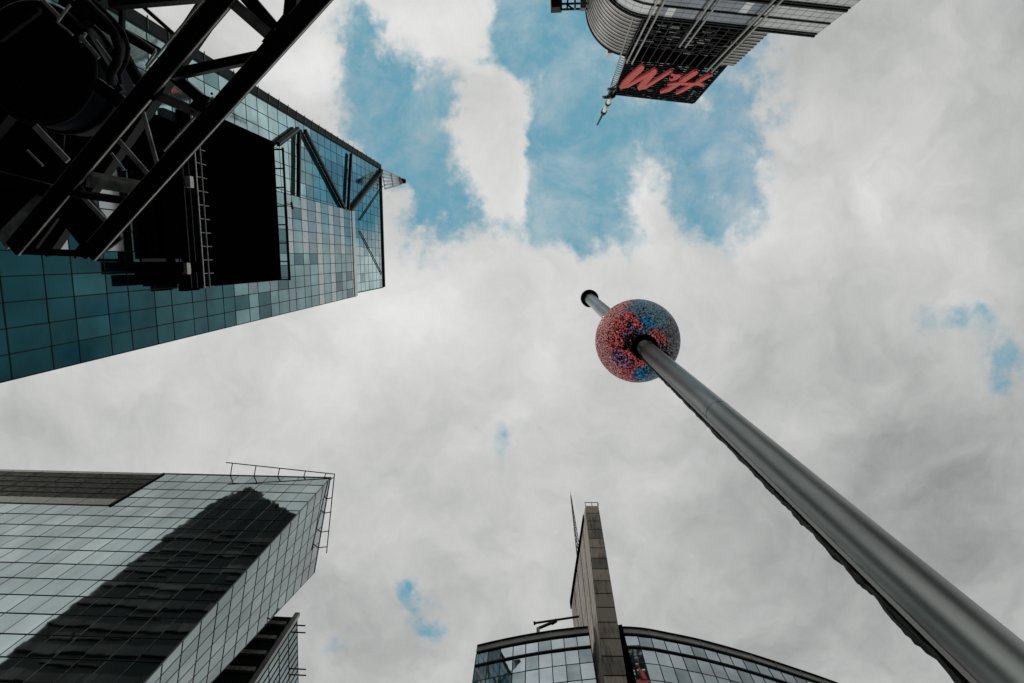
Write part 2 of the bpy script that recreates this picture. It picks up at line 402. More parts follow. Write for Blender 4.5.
# ------------------------------------------------------------------ 2. silver glass office block, lower left
Z5 = 65.0
K = P(330, 478, Z5); A0 = P(0, 470, Z5); zt5 = K.z
dirF = (A0-K); dirF.z = 0; dirF.normalize()
nF = V((-dirF.y, dirF.x, 0)); nF = nF if nF.dot(EYE-K) > 0 else -nF
blk = thing('office_block', 'silver mirror glass office block with dark louvre panel and roof rails', 'building', (K.x-15, K.y+12, GROUND))
PF1 = lambda s, t: V((K.x, K.y, t))+dirF*s
S1 = lin(0, 61.25, 1.75); T1 = [zt5-2.25*i for i in range(17)][::-1]
pl = lambda u, v: on_plane(u, v, K, nF)
sL = (pl(166, 470)-K).dot(dirF)
iL = min(range(len(S1)), key=lambda i: abs(S1[i]-sL))
jL = len(T1)-1-4
def pick1(i, j):
    if i >= iL and j >= jL: return None
    return 'silver' if random.Random(i*53+j*17).random() < .75 else 'silverB'
bars = MB(); panes = curtain(PF1, S1, T1, pick1, bars, .07, .07, .012, .03, tilt=.0016, every=2, m_s=1)
# side face
Rp = P(314, 573, Z5)
dS = Rp-K; dS.z = 0; lenS = dS.length; nS_ = V((-dS.y, dS.x, 0)).normalized(); nS_ = nS_ if nS_.dot(EYE-K) > 0 else -nS_
Rb = on_plane(212, 682, K, nS_); zb = Rb.z; lenB = V((Rb.x-K.x, Rb.y-K.y)).length; dS.normalize()
def PF2(s, t):                                # s runs 0..1 across, the far edge leans
    L = lenS+(lenB-lenS)*(zt5-t)/(zt5-zb); return V((K.x, K.y, t))+dS*L*s
S2 = [i/6 for i in range(7)]
def curt2():
    q = []
    for i in range(6):
        for j in range(len(T1)-1):
            a = [PF2(S2[i]+.004, T1[j]+.02), PF2(S2[i+1]-.004, T1[j]+.02), PF2(S2[i+1]-.004, T1[j+1]-.02), PF2(S2[i]+.004, T1[j+1]-.02)]
            n = (a[1]-a[0]).cross(a[3]-a[0])
            if n.dot(EYE-a[0]) < 0: a = [a[1], a[0], a[3], a[2]]
            j_ = [nS_*random.gauss(0, .003) for _ in range(4)]
            q.append(([a[k]+j_[k] for k in range(4)], 'silverB' if random.random() < .5 else 'silver'))
    for s in S2:
        bars.beam(PF2(s, T1[0]), PF2(s, zt5), .05, .035, nS_, 1)
    for t in T1:
        bars.beam(PF2(0, t), PF2(1, t), .055, .06, nS_)
    return q
panes += curt2()
put_panes(panes, blk)
bars.build('mullion_grid', ['mullion', 'mullionl'], blk)
# louvre panel
lz0, lz1 = T1[jL], zt5
w = MB()
s0, s1 = S1[iL], S1[-1]
zz = lz0+1.75
w.beam(PF1(s0, (lz0+lz1)/2+.5)-nF*.25, PF1(s1, (lz0+lz1)/2+.5)-nF*.25, .1, lz1-lz0-1.2, nF, 0)
while zz < lz1-.55:
    w.beam(PF1(s0+.1, zz)-nF*.08, PF1(s1, zz)-nF*.08, .2, .14, nF, 0); zz += .24
for k in range(1, 5):
    w.beam(PF1(s0, lz0+1.6+k*1.4), PF1(s1, lz0+1.6+k*1.4), .14, .12, nF, 1)
i = iL
while i < len(S1): w.beam(PF1(S1[i], lz0+1.7), PF1(S1[i], lz1-.6), .1, .08, nF, 1); i += 2
w.beam(PF1(s0, lz0), PF1(s0, lz1), .3, .18, nF, 1)
w.build('louvre_panel', ['louvre', 'mullion'], blk)
w = MB(); w2 = MB()
i = iL
while i < len(S1)-1:
    a, c = S1[i]+.05, S1[min(i+2, len(S1)-1)]-.05
    w.beam(PF1(a, lz0+.85), PF1(c, lz0+.85), .12, 1.45, nF); w2.beam(PF1(a, lz1-.25), PF1(c, lz1-.25), .14, .62, nF); i += 2
w.build('beige_trim', 'beige', blk); w2.build('beige_trim', 'beige', blk)
# body
inF = -nF*.22; inS = -nS_*.22
bt = zt5-.12
def ring(t):
    k = V((K.x, K.y, t)); e = PF2(1, t); kk = k+inF+inS
    fa = PF1(61.25, t)+inF
    return [fa, kk, V((e.x, e.y, t))+inS-dS*.05, V((e.x, e.y, t))-nS_*5, V((fa.x, K.y+9.5, t))]
w = MB(); w.loft(ring(T1[0]-.02), ring(bt))
kb = ring(T1[0]-.02); w.loft([V((p.x, p.y, GROUND)) for p in kb], [p-V((0, 0, .02)) for p in kb])
w.build('wall', 'body', blk)
w = MB(); w.beam(PF1(-.1, zt5+.1)-nF*.1, PF1(s0, zt5+.1)-nF*.1, .3, .2, nF); w.beam(PF2(0, zt5+.1)-nS_*.1, PF2(1, zt5+.1)-nS_*.1, .3, .2, nS_)
w.build('parapet', 'mullionl', blk)
# roof rails on stubs
def rail(pts_u, name, posts):
    w = MB(); r0 = [P(*q, Z5+.6) for q in pts_u]
    w.path(r0, .06, 8)
    for t in posts:
        p = r0[0].lerp(r0[-1], t)
        e = PF1(max(0, (p-K).dot(dirF)), zt5) if abs((r0[-1]-r0[0]).normalized().dot(dirF)) > .7 else K+dS*max(0.1, (p-K).dot(dS))
        w.beam(e, p, .08, .08)
    return w.build(name, 'truss', blk)
rail([(226, 462.5), (333.5, 474)], 'roof_rail', (.06, .28, .5, .74, .93))
rail([(334.5, 473.5), (326.5, 553)], 'roof_rail', (.05, .3, .48, .72, .92))
# set-back lower wing
ZW = 57.5
k0 = P(297, 615, ZW); k1 = P(298.5, 700, ZW)
dw = (k1-k0); dw.z = 0; Lw = dw.length; dw.normalize(); nw = V((-dw.y, dw.x, 0)); nw = nw if nw.dot(EYE-k0) > 0 else -nw
PFW = lambda s, t: V((k0.x, k0.y, t))+dw*s
TW = [k0.z-2.3*i for i in range(14)][::-1]; SW = lin(0, Lw+2, .8)
bars = MB(); wp = curtain(PFW, SW, TW, lambda i, j: 'silver' if i % 4 else 'greyblue', bars, .07, .06, .05, .03)
keys = sorted({k for _, k in wp}); w = MB()
for q, k in wp: w.face(q, keys.index(k))
w.build('wing_glazing', keys, blk, recalc=False)['kind'] = 'stuff'
bars.beam(PFW(0, TW[0]), PFW(0, k0.z+.2), .5, .35, nw, 1)
bars.build('wing_mullions', ['mullion', 'galv'], blk)
w = MB(); rr_ = [k0-nw*.2+dw*.2, k0-nw*14+dw*.2, k1-nw*14+dw*3, k1-nw*.2+dw*3]
w.loft([V((p.x, p.y, GROUND)) for p in rr_], [V((p.x, p.y, k0.z-.1)) for p in rr_])
for k in range(12):
    t = k0.z-1.5-2.3*k; w.beam(PFW(.1, t)-nw*.6, PFW(.1, t)-nw*9, .3, .5, dw, 1)
w.build('wing_wall', ['body', 'louvre'], blk)
w = MB()
for s in (1.1, 1.9, 6.1, 6.8):
    p = PFW(s, k0.z-.1); w.tube(p-nw*.3, p+nw*.9, .07)
w.build('wing_rod', 'truss', blk)

# ------------------------------------------------------------------ 3. rounded grey tower with rooftop sign, top right
Z4 = 100.0
fa, fb = P(646, 17.5, Z4), P(815, 35.5, Z4)
zt4 = fa.z
dl = (fb-fa); dl.z = 0; L4 = dl.length; dl.normalize(); n4 = V((-dl.y, dl.x, 0)); n4 = n4 if n4.dot(EYE-fa) > 0 else -n4
Rc = 9.4
cen = V((fa.x, fa.y, 0))-n4*Rc; a_arc = Rc*math.pi/2
def foot(s, off=0):
    """footprint: s<0 runs round the quarter-circle corner, s>0 along the front"""
    if s >= 0: return V((fa.x, fa.y, 0))+dl*s+n4*off
    a = -s/Rc
    if a <= math.pi/2: return cen+(n4*math.cos(a)-dl*math.sin(a))*(Rc+off)
    return cen-dl*(Rc+off)-n4*(-s-a_arc)
PF4 = lambda s, t: (lambda p: V((p.x, p.y, t)))(foot(s))
t4 = thing('rounded_tower', 'grey office tower with rounded ribbed metal crown carrying the red lettered sign', 'building', (fa.x+12, fa.y-16, GROUND))
S4 = lin(-a_arc-12, 0, 1.3)[:-1]+lin(0, L4, 1.25)
T4 = [zt4-9.6-4.8*k+d for k in range(4, -1, -1) for d in (0, 1.6, 3.2)]+[zt4-4.8, zt4-3.1, zt4-1.5, zt4]
T4 = sorted(set(round(t, 3) for t in T4))
xp = [(P(651, 17, Z4)-fa).dot(dl), (P(697.5, 22, Z4)-fa).dot(dl), (P(748, 27, Z4)-fa).dot(dl)]
def pick4(i, j):
    s = (S4[i]+S4[i+1])/2; r = random.Random(i*11+(j//3)*5).random()
    if xp[0] < s < xp[2]: return 'slate' if r < .9 else 'paleglass'
    if s < 0 and r < .12: return 'slate'
    return 'paleglass'
bars = MB(); panes = curtain(PF4, S4, T4, pick4, bars, .05, .05)
put_panes(panes, t4)
bars.build('mullion_grid', 'mullionl', t4)
w = MB()
for zz, d, h in ((zt4+.1, .22, .35), (zt4-.75, .14, .18), (zt4-4.8, .14, .3), (zt4-9.6, .25, .5), (zt4-10.4, .14, .25), (zt4-14.4, .14, .3)):
    pts = [foot(s, d/2-.1) for s in lin(-a_arc-10, 0, .8)]+[foot(L4, d/2-.1)]
    for p, q in zip(pts, pts[1:]): w.beam((p.x, p.y, zz), (q.x, q.y, zz), h, d+.2)
w.build('ledge', 'mullion', t4)
def foot_poly(off, s1, back): 
    pts = [foot(s, off) for s in lin(-a_arc-14, 0, 1.2)]+[foot(s1, off)]
    return pts+[foot(s1, off)-n4*back, pts[0]]
w = MB(); fp = [foot(s, -.25) for s in lin(-a_arc-14, 0, 1.2)]+[foot(L4-.05, -.25), foot(L4-.05, -.25)-n4*24]
w.loft([V((p.x, p.y, GROUND)) for p in fp], [V((p.x, p.y, zt4-.1)) for p in fp]); w.build('wall', 'body', t4)
# ribbed crown
ZC = zt4+19.5
sR = (P(735, 57, 119.5)-fa).dot(dl)
w = MB(); off = -.75
prof = [foot(s, off) for s in lin(-a_arc-14, 0, .8)]+[foot(sR, off), foot(sR, off)-n4*14]
for p, q in zip(prof, prof[1:]):
    w.face([(p.x, p.y, zt4-.5), (q.x, q.y, zt4-.5), (q.x, q.y, ZC), (p.x, p.y, ZC)], 0, True)
pf = [V((p.x, p.y, ZC)) for p in prof]; w.face(pf, 0)
w.build('ribbed_crown', 'ribm', t4)
w = MB(); k = 0; zz = zt4+1.2
while zz < ZC+.1:
    pts = [foot(s, off+.06) for s in lin(-a_arc-13, 0, .8)]+[foot(sR+.05, off+.06), foot(sR+.05, off+.06)-n4*13]
    for p, q in zip(pts, pts[1:]): w.beam((p.x, p.y, zz), (q.x, q.y, zz), .26, .09)
    zz += 1.42
w.build('crown_rib', 'riblight', t4)
# hoop below the crown's top edge
w = MB(); pts = [foot(s, -.95) for s in lin(-a_arc-8, 1.0, .8)]
w.path([(p.x, p.y, ZC+.7) for p in pts], .36, 8)
for s in (-a_arc, -a_arc*.75, -a_arc*.5, -a_arc*.25, 0): 
    p, q = foot(s, -.8), foot(s, -.95); w.beam((p.x, p.y, ZC+.2), (q.x, q.y, ZC+.9), .25, .25)
w.build('roof_hoop', 'truss', t4)
p = P(610, 51, 121); w = MB(); w.beam(p, p+V((0, 0, 2.2)), .9, .8); w.build('roof_box', 'whitep', t4)
# vertical posts over the front
for x in xp:
    for d in (-.5, .5):
        w = MB(); p = foot(x+d, .55); top = ZC+.5 if x != xp[1] else zt4+9
        w.beam((p.x, p.y, zt4-18), (p.x, p.y, top), .3, .22, n4); w.build('front_post', 'galv', t4)
# dark recess with steel under the sign
w = MB(); a0, a1 = xp[0]-1.0, xp[2]+1.2
c = [foot(a0, -.7), foot(a1, -.7), foot(a1, -.2), foot(a0, -.2)]
w.loft([V((p.x, p.y, zt4+.3)) for p in c], [V((p.x, p.y, ZC+.6)) for p in c]); w.build('recess_wall', 'screen', t4)
w = MB(); rr = random.Random(5); zz = zt4+1.5
while zz < ZC-7:
    p, q = foot(a0, .1), foot(a1, .1); w.beam((p.x, p.y, zz), (q.x, q.y, zz), .16, .16)
    for _ in range(14):
        s = rr.uniform(a0, a1-1.5); p, q = foot(s, .12), foot(s+rr.uniform(.5, 1.6), .12); z2 = zz+rr.uniform(.3, 1.3)
        w.beam((p.x, p.y, z2), (q.x, q.y, z2), .25, .2, m=rr.choice((0, 0, 1)))
    zz += 1.7
s = a0
while s < a1: p = foot(s, .1); w.beam((p.x, p.y, zt4+.4), (p.x, p.y, ZC), .14, .14, n4); s += 1.5
w.build('recess_steelwork', ['truss', 'trussl'], t4)
# dark frame jutting out at the left of the crown
w = MB()
q0, q1 = P(556, -6, 118), P(556.5, 10, 118)
w.beam(q0, q1, 2.6, 2.0, (0, 0, 1), 0)
for v in (-2, 4, 9.5): w.beam(P(560, v, 117.5), P(596, v-1, 117.5), .3, .3, m=0)
w.beam(P(566, 4, 117.5), P(574, 9.5, 117.5), .25, .25); w.beam(P(568, -4, 117.5), P(567, 10, 117.5), .3, .3)
w.beam(P(575, -2, 116), P(575, 9, 116), 1.0, .3, m=1); w.beam(P(583, -2, 116), P(583, 9.5, 116), 1.4, 1.0, m=1)
w.build('side_frame', ['truss', 'mullionl'], t4)

# the rooftop sign
BL, BR, TL = P(629, 53.5, 119), P(732, 59, 119), P(614.5, 94, 145)
TR = on_plane(693.5, 103, BL, (BR-BL).cross(TL-BL))
nSg = (BR-BL).cross(TL-BL).normalized(); nSg = nSg if nSg.dot(EYE-BL) > 0 else -nSg
sg = thing('rooftop_sign', 'black lattice rooftop sign with red brush letters H&M on the grey tower', 'sign', (BL+BR)/2)
def bil(s, t): return BL.lerp(BR, s).lerp(TL.lerp(TR, s), t)
w = MB()
rows = 22
for k in range(rows+1):
    t = k/rows; wd = .5 if k % 2 else .34
    if k in (0, rows): wd = .8
    w.beam(bil(0, t), bil(1, t), .25, wd, nSg)
cols = 15
for k in range(cols+1):
    s = k/cols; w.beam(bil(s, 0)-nSg*.12, bil(s, 1)-nSg*.12, .3, .55 if k in (0, cols) else .42, nSg)
rr = random.Random(9)
for k in range(rows):
    for j in range(cols):
        if rr.random() < .5 or k < 4:
            a, c, d_, e = bil(j/cols, k/rows), bil((j+1)/cols, k/rows), bil((j+1)/cols, (k+1)/rows), bil(j/cols, (k+1)/rows)
            w.face([x-nSg*.3 for x in (a, c, d_, e)])
    # little service lights and clamps
for _ in range(70):
    p = bil(rr.uniform(.03, .97), rr.uniform(.02, .98))+nSg*.2; w.beam(p-V((.18, 0, 0)), p+V((rr.uniform(.15, .6), 0, 0)), .2, .14, nSg, rr.choice((1, 1, 2)))
w.build('sign_lattice', ['black', 'trussl', 'mullionl'], sg)
w = MB()
for s in lin(.02, .98, .16):
    w.beam(bil(s, .02)-nSg*.3, bil(s, .02)-nSg*2.2, .25, .25); w.beam(bil(s, .9)-nSg*.35, bil(s, .2)-nSg*2.4, .25, .25)
w.beam(bil(.02, .02)-nSg*2.2, bil(.98, .02)-nSg*2.2, .4, .4)
w.beam(bil(1, 0), bil(.93, -.28), .3, .3); w.beam(bil(1, 0)+nSg*.1, bil(1.0, -.3), .3, .3); w.beam(bil(.93, 0), bil(.93, -.28), .3, .3)
w.build('support_frame', 'truss', sg)
w = MB()
for dx in (-.55, .55):
    w.beam(bil(0, -.95)+V((dx-.9, 0, 0)), bil(0, 1.02)+V((dx-.9, 0, 0)), .22, .22, nSg, 1)
for k in range(40):
    t = -.95+1.95*k/40; w.beam(bil(0, t)+V((-1.45, 0, 0)), bil(0, t+.045)+V((-.35, 0, 0)), .12, .12, nSg, 0)
w.build('side_mast', ['trussl', 'galv'], sg)
# brush letters
p0 = BL+nSg*.62
def zp(x, y): return on_plane(600+x/7.314, 40+y/7.314, p0, nSg)
def stroke(b, pts, off=V((0, 0, 0))):
    """pts: (x, y, width) along a brush stroke"""
    L_, R_ = [], []
    for i, (x, y, wd) in enumerate(pts):
        a = pts[max(0, i-1)]; c = pts[min(len(pts)-1, i+1)]
        dx, dy = c[0]-a[0], c[1]-a[1]; l = math.hypot(dx, dy); wd *= .84; nx, ny = -dy/l*wd/2, dx/l*wd/2
        L_.append((x+nx, y+ny)); R_.append((x-nx, y-ny))
    for i in range(len(pts)-1):
        q = [zp(*L_[i])+off, zp(*L_[i+1])+off, zp(*R_[i+1])+off, zp(*R_[i])+off]
        b.hexa(q, [x-nSg*.5 for x in q], 0)
h = nSg*.02
w = MB()
stroke(w, [(318, 194, 26), (305, 208, 42), (235, 270, 46), (165, 338, 44), (146, 352, 26)])
stroke(w, [(148, 352, 14), (200, 340, 24), (290, 290, 26), (360, 250, 24), (395, 232, 18)], h)
stroke(w, [(412, 220, 28), (395, 234, 44), (345, 290, 46), (298, 346, 44), (280, 360, 28)], h*2)
stroke(w, [(284, 358, 16), (330, 348, 24), (400, 305, 22), (470, 260, 20), (522, 226, 14)], h*3)
tag(w.build('letter', 'red', sg), 'red brush letter M')
w = MB()
stroke(w, [(590, 258, 16), (560, 262, 20), (530, 254, 18), (520, 262, 14)])
stroke(w, [(588, 262, 14), (560, 282, 18), (520, 294, 18), (508, 286, 12)], h)
stroke(w, [(540, 258, 16), (548, 276, 20), (556, 286, 12)], h*2)
tag(w.build('letter', 'red', sg), 'small red ampersand')
w = MB()
stroke(w, [(714, 234, 20), (692, 246, 36), (610, 300, 32), (500, 368, 30), (440, 386, 18)])
stroke(w, [(822, 256, 12), (800, 264, 20), (700, 318, 20), (600, 375, 20), (556, 396, 12)], h)
stroke(w, [(492, 328, 10), (560, 318, 22), (640, 322, 24), (720, 322, 24)], h*2)
stroke(w, [(715, 316, 34), (740, 326, 32), (764, 336, 12)], h*3)
tag(w.build('letter', 'red', sg), 'red brush letter H')

# antenna on the sign's corner
base = TL+V((-.4, 0, 0)); an = thing('antenna_mast', 'slim white and dark antenna rising from the corner of the rooftop sign', 'antenna', base)
tip = on_plane(597.5, 124.5, base, V((nSg.x, nSg.y, 0)))
w = MB(); segs = [(0, .3, 'd', .85), (.03, .24, 'w', .55), (.24, .27, 'd', .7), (.27, .50, 'w', .55), (.50, .57, 'd', .75), (.57, 1.0, 'd', .26)]
for a, c, k, r in segs:
    w.tube(base.lerp(tip, a), base.lerp(tip, c if k == 'w' or a else .03), r, r*.95, 10, 1 if k == 'w' else 0)
w.build('mast', ['mullion', 'whitep'], an)
for dx, dz in ((-1.5, -1.0), (-1.2, -7.5)):
    w = MB(); p = base+V((dx, .6, dz)); w.tube(p, p+V((0, .6, .2)), 1.0, 1.0, 16); w.beam(p, base+V((0, 0, dz)), .2, .2); w.build('dish', 'mullionl', an)

# ------------------------------------------------------------------ 4. curved glass building with stone pier, bottom
Z3 = 50.0
cv = thing('curved_building', 'curved dark glass building split by a tall weathered stone pier', 'building', (P(600, 640, Z3).x, P(600, 640, Z3).y+12, GROUND))
def polyline(pts):
    pts = [P(u, v, Z3) for u, v in pts]; cum = [0]
    for a, c in zip(pts, pts[1:]): cum.append(cum[-1]+(c-a).length)
    def at(s):
        if s <= 0: i = 0
        else:
            i = 0
            while i < len(cum)-2 and s > cum[i+1]: i += 1
        a, c = pts[i], pts[i+1]; t = (s-cum[i])/(cum[i+1]-cum[i]); return a.lerp(c, t)
    return at, cum[-1], pts
def smooth(pts, n=4):
    out = []
    for i in range(len(pts)-1):
        p0, p1, p2, p3 = pts[max(0, i-1)], pts[i], pts[i+1], pts[min(len(pts)-1, i+2)]
        for k in range(n):
            t = k/n
            out.append(tuple(.5*((2*p1[a])+(-p0[a]+p2[a])*t+(2*p0[a]-5*p1[a]+4*p2[a]-p3[a])*t*t+(-p0[a]+3*p1[a]-3*p2[a]+p3[a])*t**3) for a in (0, 1)))
    return out+[pts[-1]]
left_line = smooth([(477.5, 646), (500, 640.8), (525, 635.8), (556, 630.8), (588, 627.2)])
right_line = smooth([(622, 627.6), (642, 628.8), (666, 633.2), (700, 640.4), (745, 652.8), (790, 667.4), (835, 683), (890, 706), (950, 738)])
zt3 = P(600, 640, Z3).z
allp = []
ends = []
for line, side in ((left_line, 0), (right_line, 1)):
    at, L, pts = polyline(line)
    bars = MB(); coping = MB(); ledges = [MB() for _ in range(3)]; rails = MB(); bodies = MB()
    PF3 = lambda s, t, at=at: (lambda p: V((p.x, p.y, t)))(at(s))
    S3 = lin(0, L, 1.16)
    T3 = [zt3-1.15, zt3-2.75]+[zt3-2.75-1.95*k for k in range(1, 10)]
    T3 = sorted(T3)
    allp += curtain(PF3, S3, T3, lambda i, j: 'curveglass' if (i*7+j*5) % 4 else 'curveglassd', bars, .07, .06, tilt=.003)
    ring_ = [at(s) for s in lin(0, L, .8)]
    for p, q in zip(ring_, ring_[1:]):
        d = (q-p).normalized(); n = V((-d.y, d.x, 0)); n = n if n.dot(EYE-p) > 0 else -n
        z_ = lambda r, t: V((r.x, r.y, t))
        coping.beam(z_(p, zt3-.42)-n*.1, z_(q, zt3-.42)-n*.1, .16, .8, n, 0)
        ledges[0].beam(z_(p, zt3-.02)+n*.03, z_(q, zt3-.02)+n*.03, .2, .08, n, 0)
        ledges[1].beam(z_(p, zt3-.98)+n*.04, z_(q, zt3-.98)+n*.04, .16, .16, n, 0)
        ledges[2].beam(z_(p, zt3-2.75)+n*.04, z_(q, zt3-2.75)+n*.04, .16, .16, n, 0)
    for s in S3[::2]:
        p = at(s); coping.beam(V((p.x, p.y, zt3-.9)), V((p.x, p.y, zt3)), .08, .08)
    inn = [V((p.x, p.y, 0))+V((0, .45, 0)) for p in ring_]
    bk = [V((inn[-1].x, inn[-1].y+16, 0)), V((inn[0].x, inn[0].y+16, 0))]
    bodies.loft([V((p.x, p.y, GROUND)) for p in inn+bk], [V((p.x, p.y, zt3-1.3)) for p in inn+bk])
    ends.append((ring_[0], ring_[-1]))
    bars.build('mullion_grid', 'mullion', cv); coping.build('coping', 'coping', cv); bodies.build('wall', 'body', cv)
    for l_ in ledges: l_.build('ledge', 'mullion', cv)
put_panes(allp, cv)
# dark jamb beside the pier on the right
w = MB(); e = ends[1][0]; w.prism([(e.x-.75, e.y-.1, GROUND), (e.x+.0, e.y-.25, GROUND), (e.x+.0, e.y+1.5, GROUND), (e.x-.75, e.y+1.5, GROUND)], (0, 0, zt3+.1-GROUND)); w.build('jamb', 'screen', cv)
# stone pier
ZP = 70.0
fl, fr = P(585.2, 505.5, ZP), P(598.3, 505.5, ZP)
flb = on_plane(604.5, 683, fl, V((0, 1, 0))); frb = on_plane(627.5, 683, fl, V((0, 1, 0)))
bl = P(570.5, 602, ZP)
zp_ = fl.z
def corner(p, pb, z): t = (p.z-z)/(p.z-pb.z); return V((p.x+(pb.x-p.x)*t, p.y, z))
w = MB()
zz = zp_; k = 0; ZE = Zw(18)
def rg(z, ins=0):
    a, c = corner(fl, flb, z), corner(fr, frb, z); t = (zp_-z)/(zp_-ZE)
    d = V((bl.x, bl.y, z)); d2 = V((bl.x+1.9, bl.y, z))
    return [a+V((ins, ins, 0)), c+V((-ins, ins, 0)), d2+V((-ins, -ins, 0)), d+V((ins, -ins, 0))]
rr = random.Random(21)
while zz > ZE:
    z2 = zz-2.15
    A_, B_ = rg(zz-.13), rg(z2)
    # front course
    w.face([A_[0], A_[1], B_[1], B_[0]], rr.choice((0, 0, 1, 3, 3)))
    w.face([A_[1], A_[2], B_[2], B_[1]], 0)
    # the side: long stone panels between joints
    for i in range(5):
        t0, t1 = i/5+.009, (i+1)/5-.009
        w.face([A_[0].lerp(A_[3], t0), A_[0].lerp(A_[3], t1), B_[0].lerp(B_[3], t1), B_[0].lerp(B_[3], t0)], rr.choice((2, 2, 3)))
    zz = z2
w.build('stone_pier', ['stone', 'stoned', 'stonel', 'stonem'], cv)
w = MB(); w.loft(rg(GROUND, .06), rg(zp_-.03, .06)); w.build('pier_core', 'body', cv)
# black strip laid on the pier's top side edge, painting a recess's shade
a = V((fl.x, fl.y, zp_)).lerp(bl, .10); nside = (bl-fl).cross(V((0, 0, 1))).normalized(); nside = nside if nside.dot(EYE-fl) > 0 else -nside
w = MB(); w.beam(a+nside*.05-V((0, 0, .75)), bl+nside*.05-V((0, 0, .75)), .12, 1.5, nside); w.build('shade_strip', 'screen', cv)
w = MB(); top = rg(zp_+.9)
for p, q in zip(top[:2]+[top[2]], top[1:3]+[top[3]]):
    w.beam(p, q, .07, .07)
for p in (top[0], top[0].lerp(top[1], .5), top[1], top[0].lerp(top[3], .12), top[1].lerp(top[2], .12)): w.beam(p-V((0, 0, .95)), p, .07, .07)
w.build('pier_railing', 'mullionl', cv)

# lattice mast behind the pier, and a roof davit
mb_ = P(578, 568, ZP); mt_ = on_plane(570.8, 495.5, mb_, V((0, 1, 0)))
lm = thing('lattice_mast', 'thin steel lattice mast tapering up behind the stone pier', 'mast', (mb_.x, mb_.y, zt3))
w = MB(); b0 = V((mb_.x, mb_.y, zt3-1.3)); cs = [V((math.cos(a), math.sin(a), 0)) for a in (0.3, 2.4, 4.5)]
N_ = 26
for c in cs: w.tube(b0+c*.62, mt_+c*.05, .06, .04, 5)
for k in range(N_):
    t0, t1 = k/N_, (k+1)/N_
    for i in range(3):
        r0, r1 = .62+(.05-.62)*t0, .62+(.05-.62)*t1
        w.tube(b0.lerp(mt_, t0)+cs[i]*r0, b0.lerp(mt_, t1)+cs[(i+1) % 3]*r1, .035, .035, 4)
        w.tube(b0.lerp(mt_, t0)+cs[i]*r0, b0.lerp(mt_, t0)+cs[(i+1) % 3]*r0, .03, .03, 4)
w.tube(mt_, mt_+V((0, 0, 1.6)), .03); w.build('lattice', 'truss', lm)
dv = thing('roof_davit', 'small dark window cleaning crane arm on the curved roof beside the pier', 'roof crane', P(535, 632, Z3))
w = MB(); w.beam(P(534.5, 623.2, 52.2), P(579, 616.5, 52.2), .16, .14); w.beam(P(534.3, 621.8, 52.2), P(534.6, 624.6, 52.2), .2, .16); w.build('jib', 'mullion', dv)
w = MB(); w.beam(P(538, 628.5, 51.6), P(556, 621.0, 52.0), .2, .2); w.beam(P(551, 623.6, 51.9), P(556.5, 620.2, 52.1), .28, .26); w.build('boom', 'mullion', dv)
w = MB(); q = P(538, 628.8, 51.5); w.beam(q-V((0, 0, 1.7)), q, .3, .3); w.build('pedestal', 'mullionl', dv)

# ------------------------------------------------------------------ 5. the pole, its cables and the crystal ball
low = P(919, 591.5, 7.04); topp = P(589.8, 298.6, 45.5)
axd = (topp-low).normalized()
def ax(z): return low+axd*((z-low.z)/axd.z)
pole = thing('steel_pole', 'tall brushed steel pole with a black cap and bundled cables down its side', 'pole', ax(0))
w = MB()
def ringpath(zs, rs): w.path([ax(z) for z in zs], rs, 48, 0)
ringpath([0.0, .06, .07, 8, 16, 24.9], [.6, .6, .325, .325, .325, .325])
ringpath([24.9, 31, 40, topp.z-.1], [.325, .36, .40, .40])
w.build('shaft', 'steel', pole)
w = MB()
for z in (16.4,): w.path([ax(z-.035), ax(z-.03), ax(z+.03), ax(z+.035)], [.324, .329, .329, .324], 48, 0)
w.build('joint_ring', 'steel', pole)
w = MB(); w.path([topp-axd*.25, topp-axd*.1, topp+axd*.4, topp+axd*.5], [.56, .66, .66, .5], 32); w.build('cap', 'black', pole)
sdir = V((-.60, .80, 0)); tdir = axd.cross(sdir).normalized(); sdir = tdir.cross(axd)
if sdir.dot(V((-.60, .80, 0))) < 0: sdir = -sdir
w = MB()
w.beam(ax(.1)+sdir*.335-tdir*.06, ax(24.6)+sdir*.335-tdir*.06, .05, .16, sdir)
w.beam(ax(.1)+sdir*.30+tdir*.16, ax(24.6)+sdir*.30+tdir*.16, .06, .025, sdir)
w.beam(ax(.1)+sdir*.30-tdir*.18, ax(24.6)+sdir*.30-tdir*.18, .06, .025, sdir)
w.build('guide_rail', 'galv', pole)
w = MB(); rr = random.Random(4)
zz = 1.0; nodes = [1.0]
while nodes[-1] < 24.0: nodes.append(nodes[-1]+rr.uniform(.45, 1.5))
for c in range(15):
    amp = .012+.085*rr.random()**1.3; lat = rr.uniform(-.13, .13); pts = []
    for a, e in zip(nodes, nodes[1:]):
        sag = amp*rr.uniform(.4, 1.15)*(.30+.75*max(0, 1-a/20))
        for k in range(6):
            t = k/6; z = a+(e-a)*t
            bulge = math.sin(math.pi*t**.8)
            pts.append(ax(z)+sdir*(.375+.02*rr.random()+sag*bulge)+tdir*(lat+rr.gauss(0, .012)))
    w.path(pts, .020+.008*rr.random(), 6)
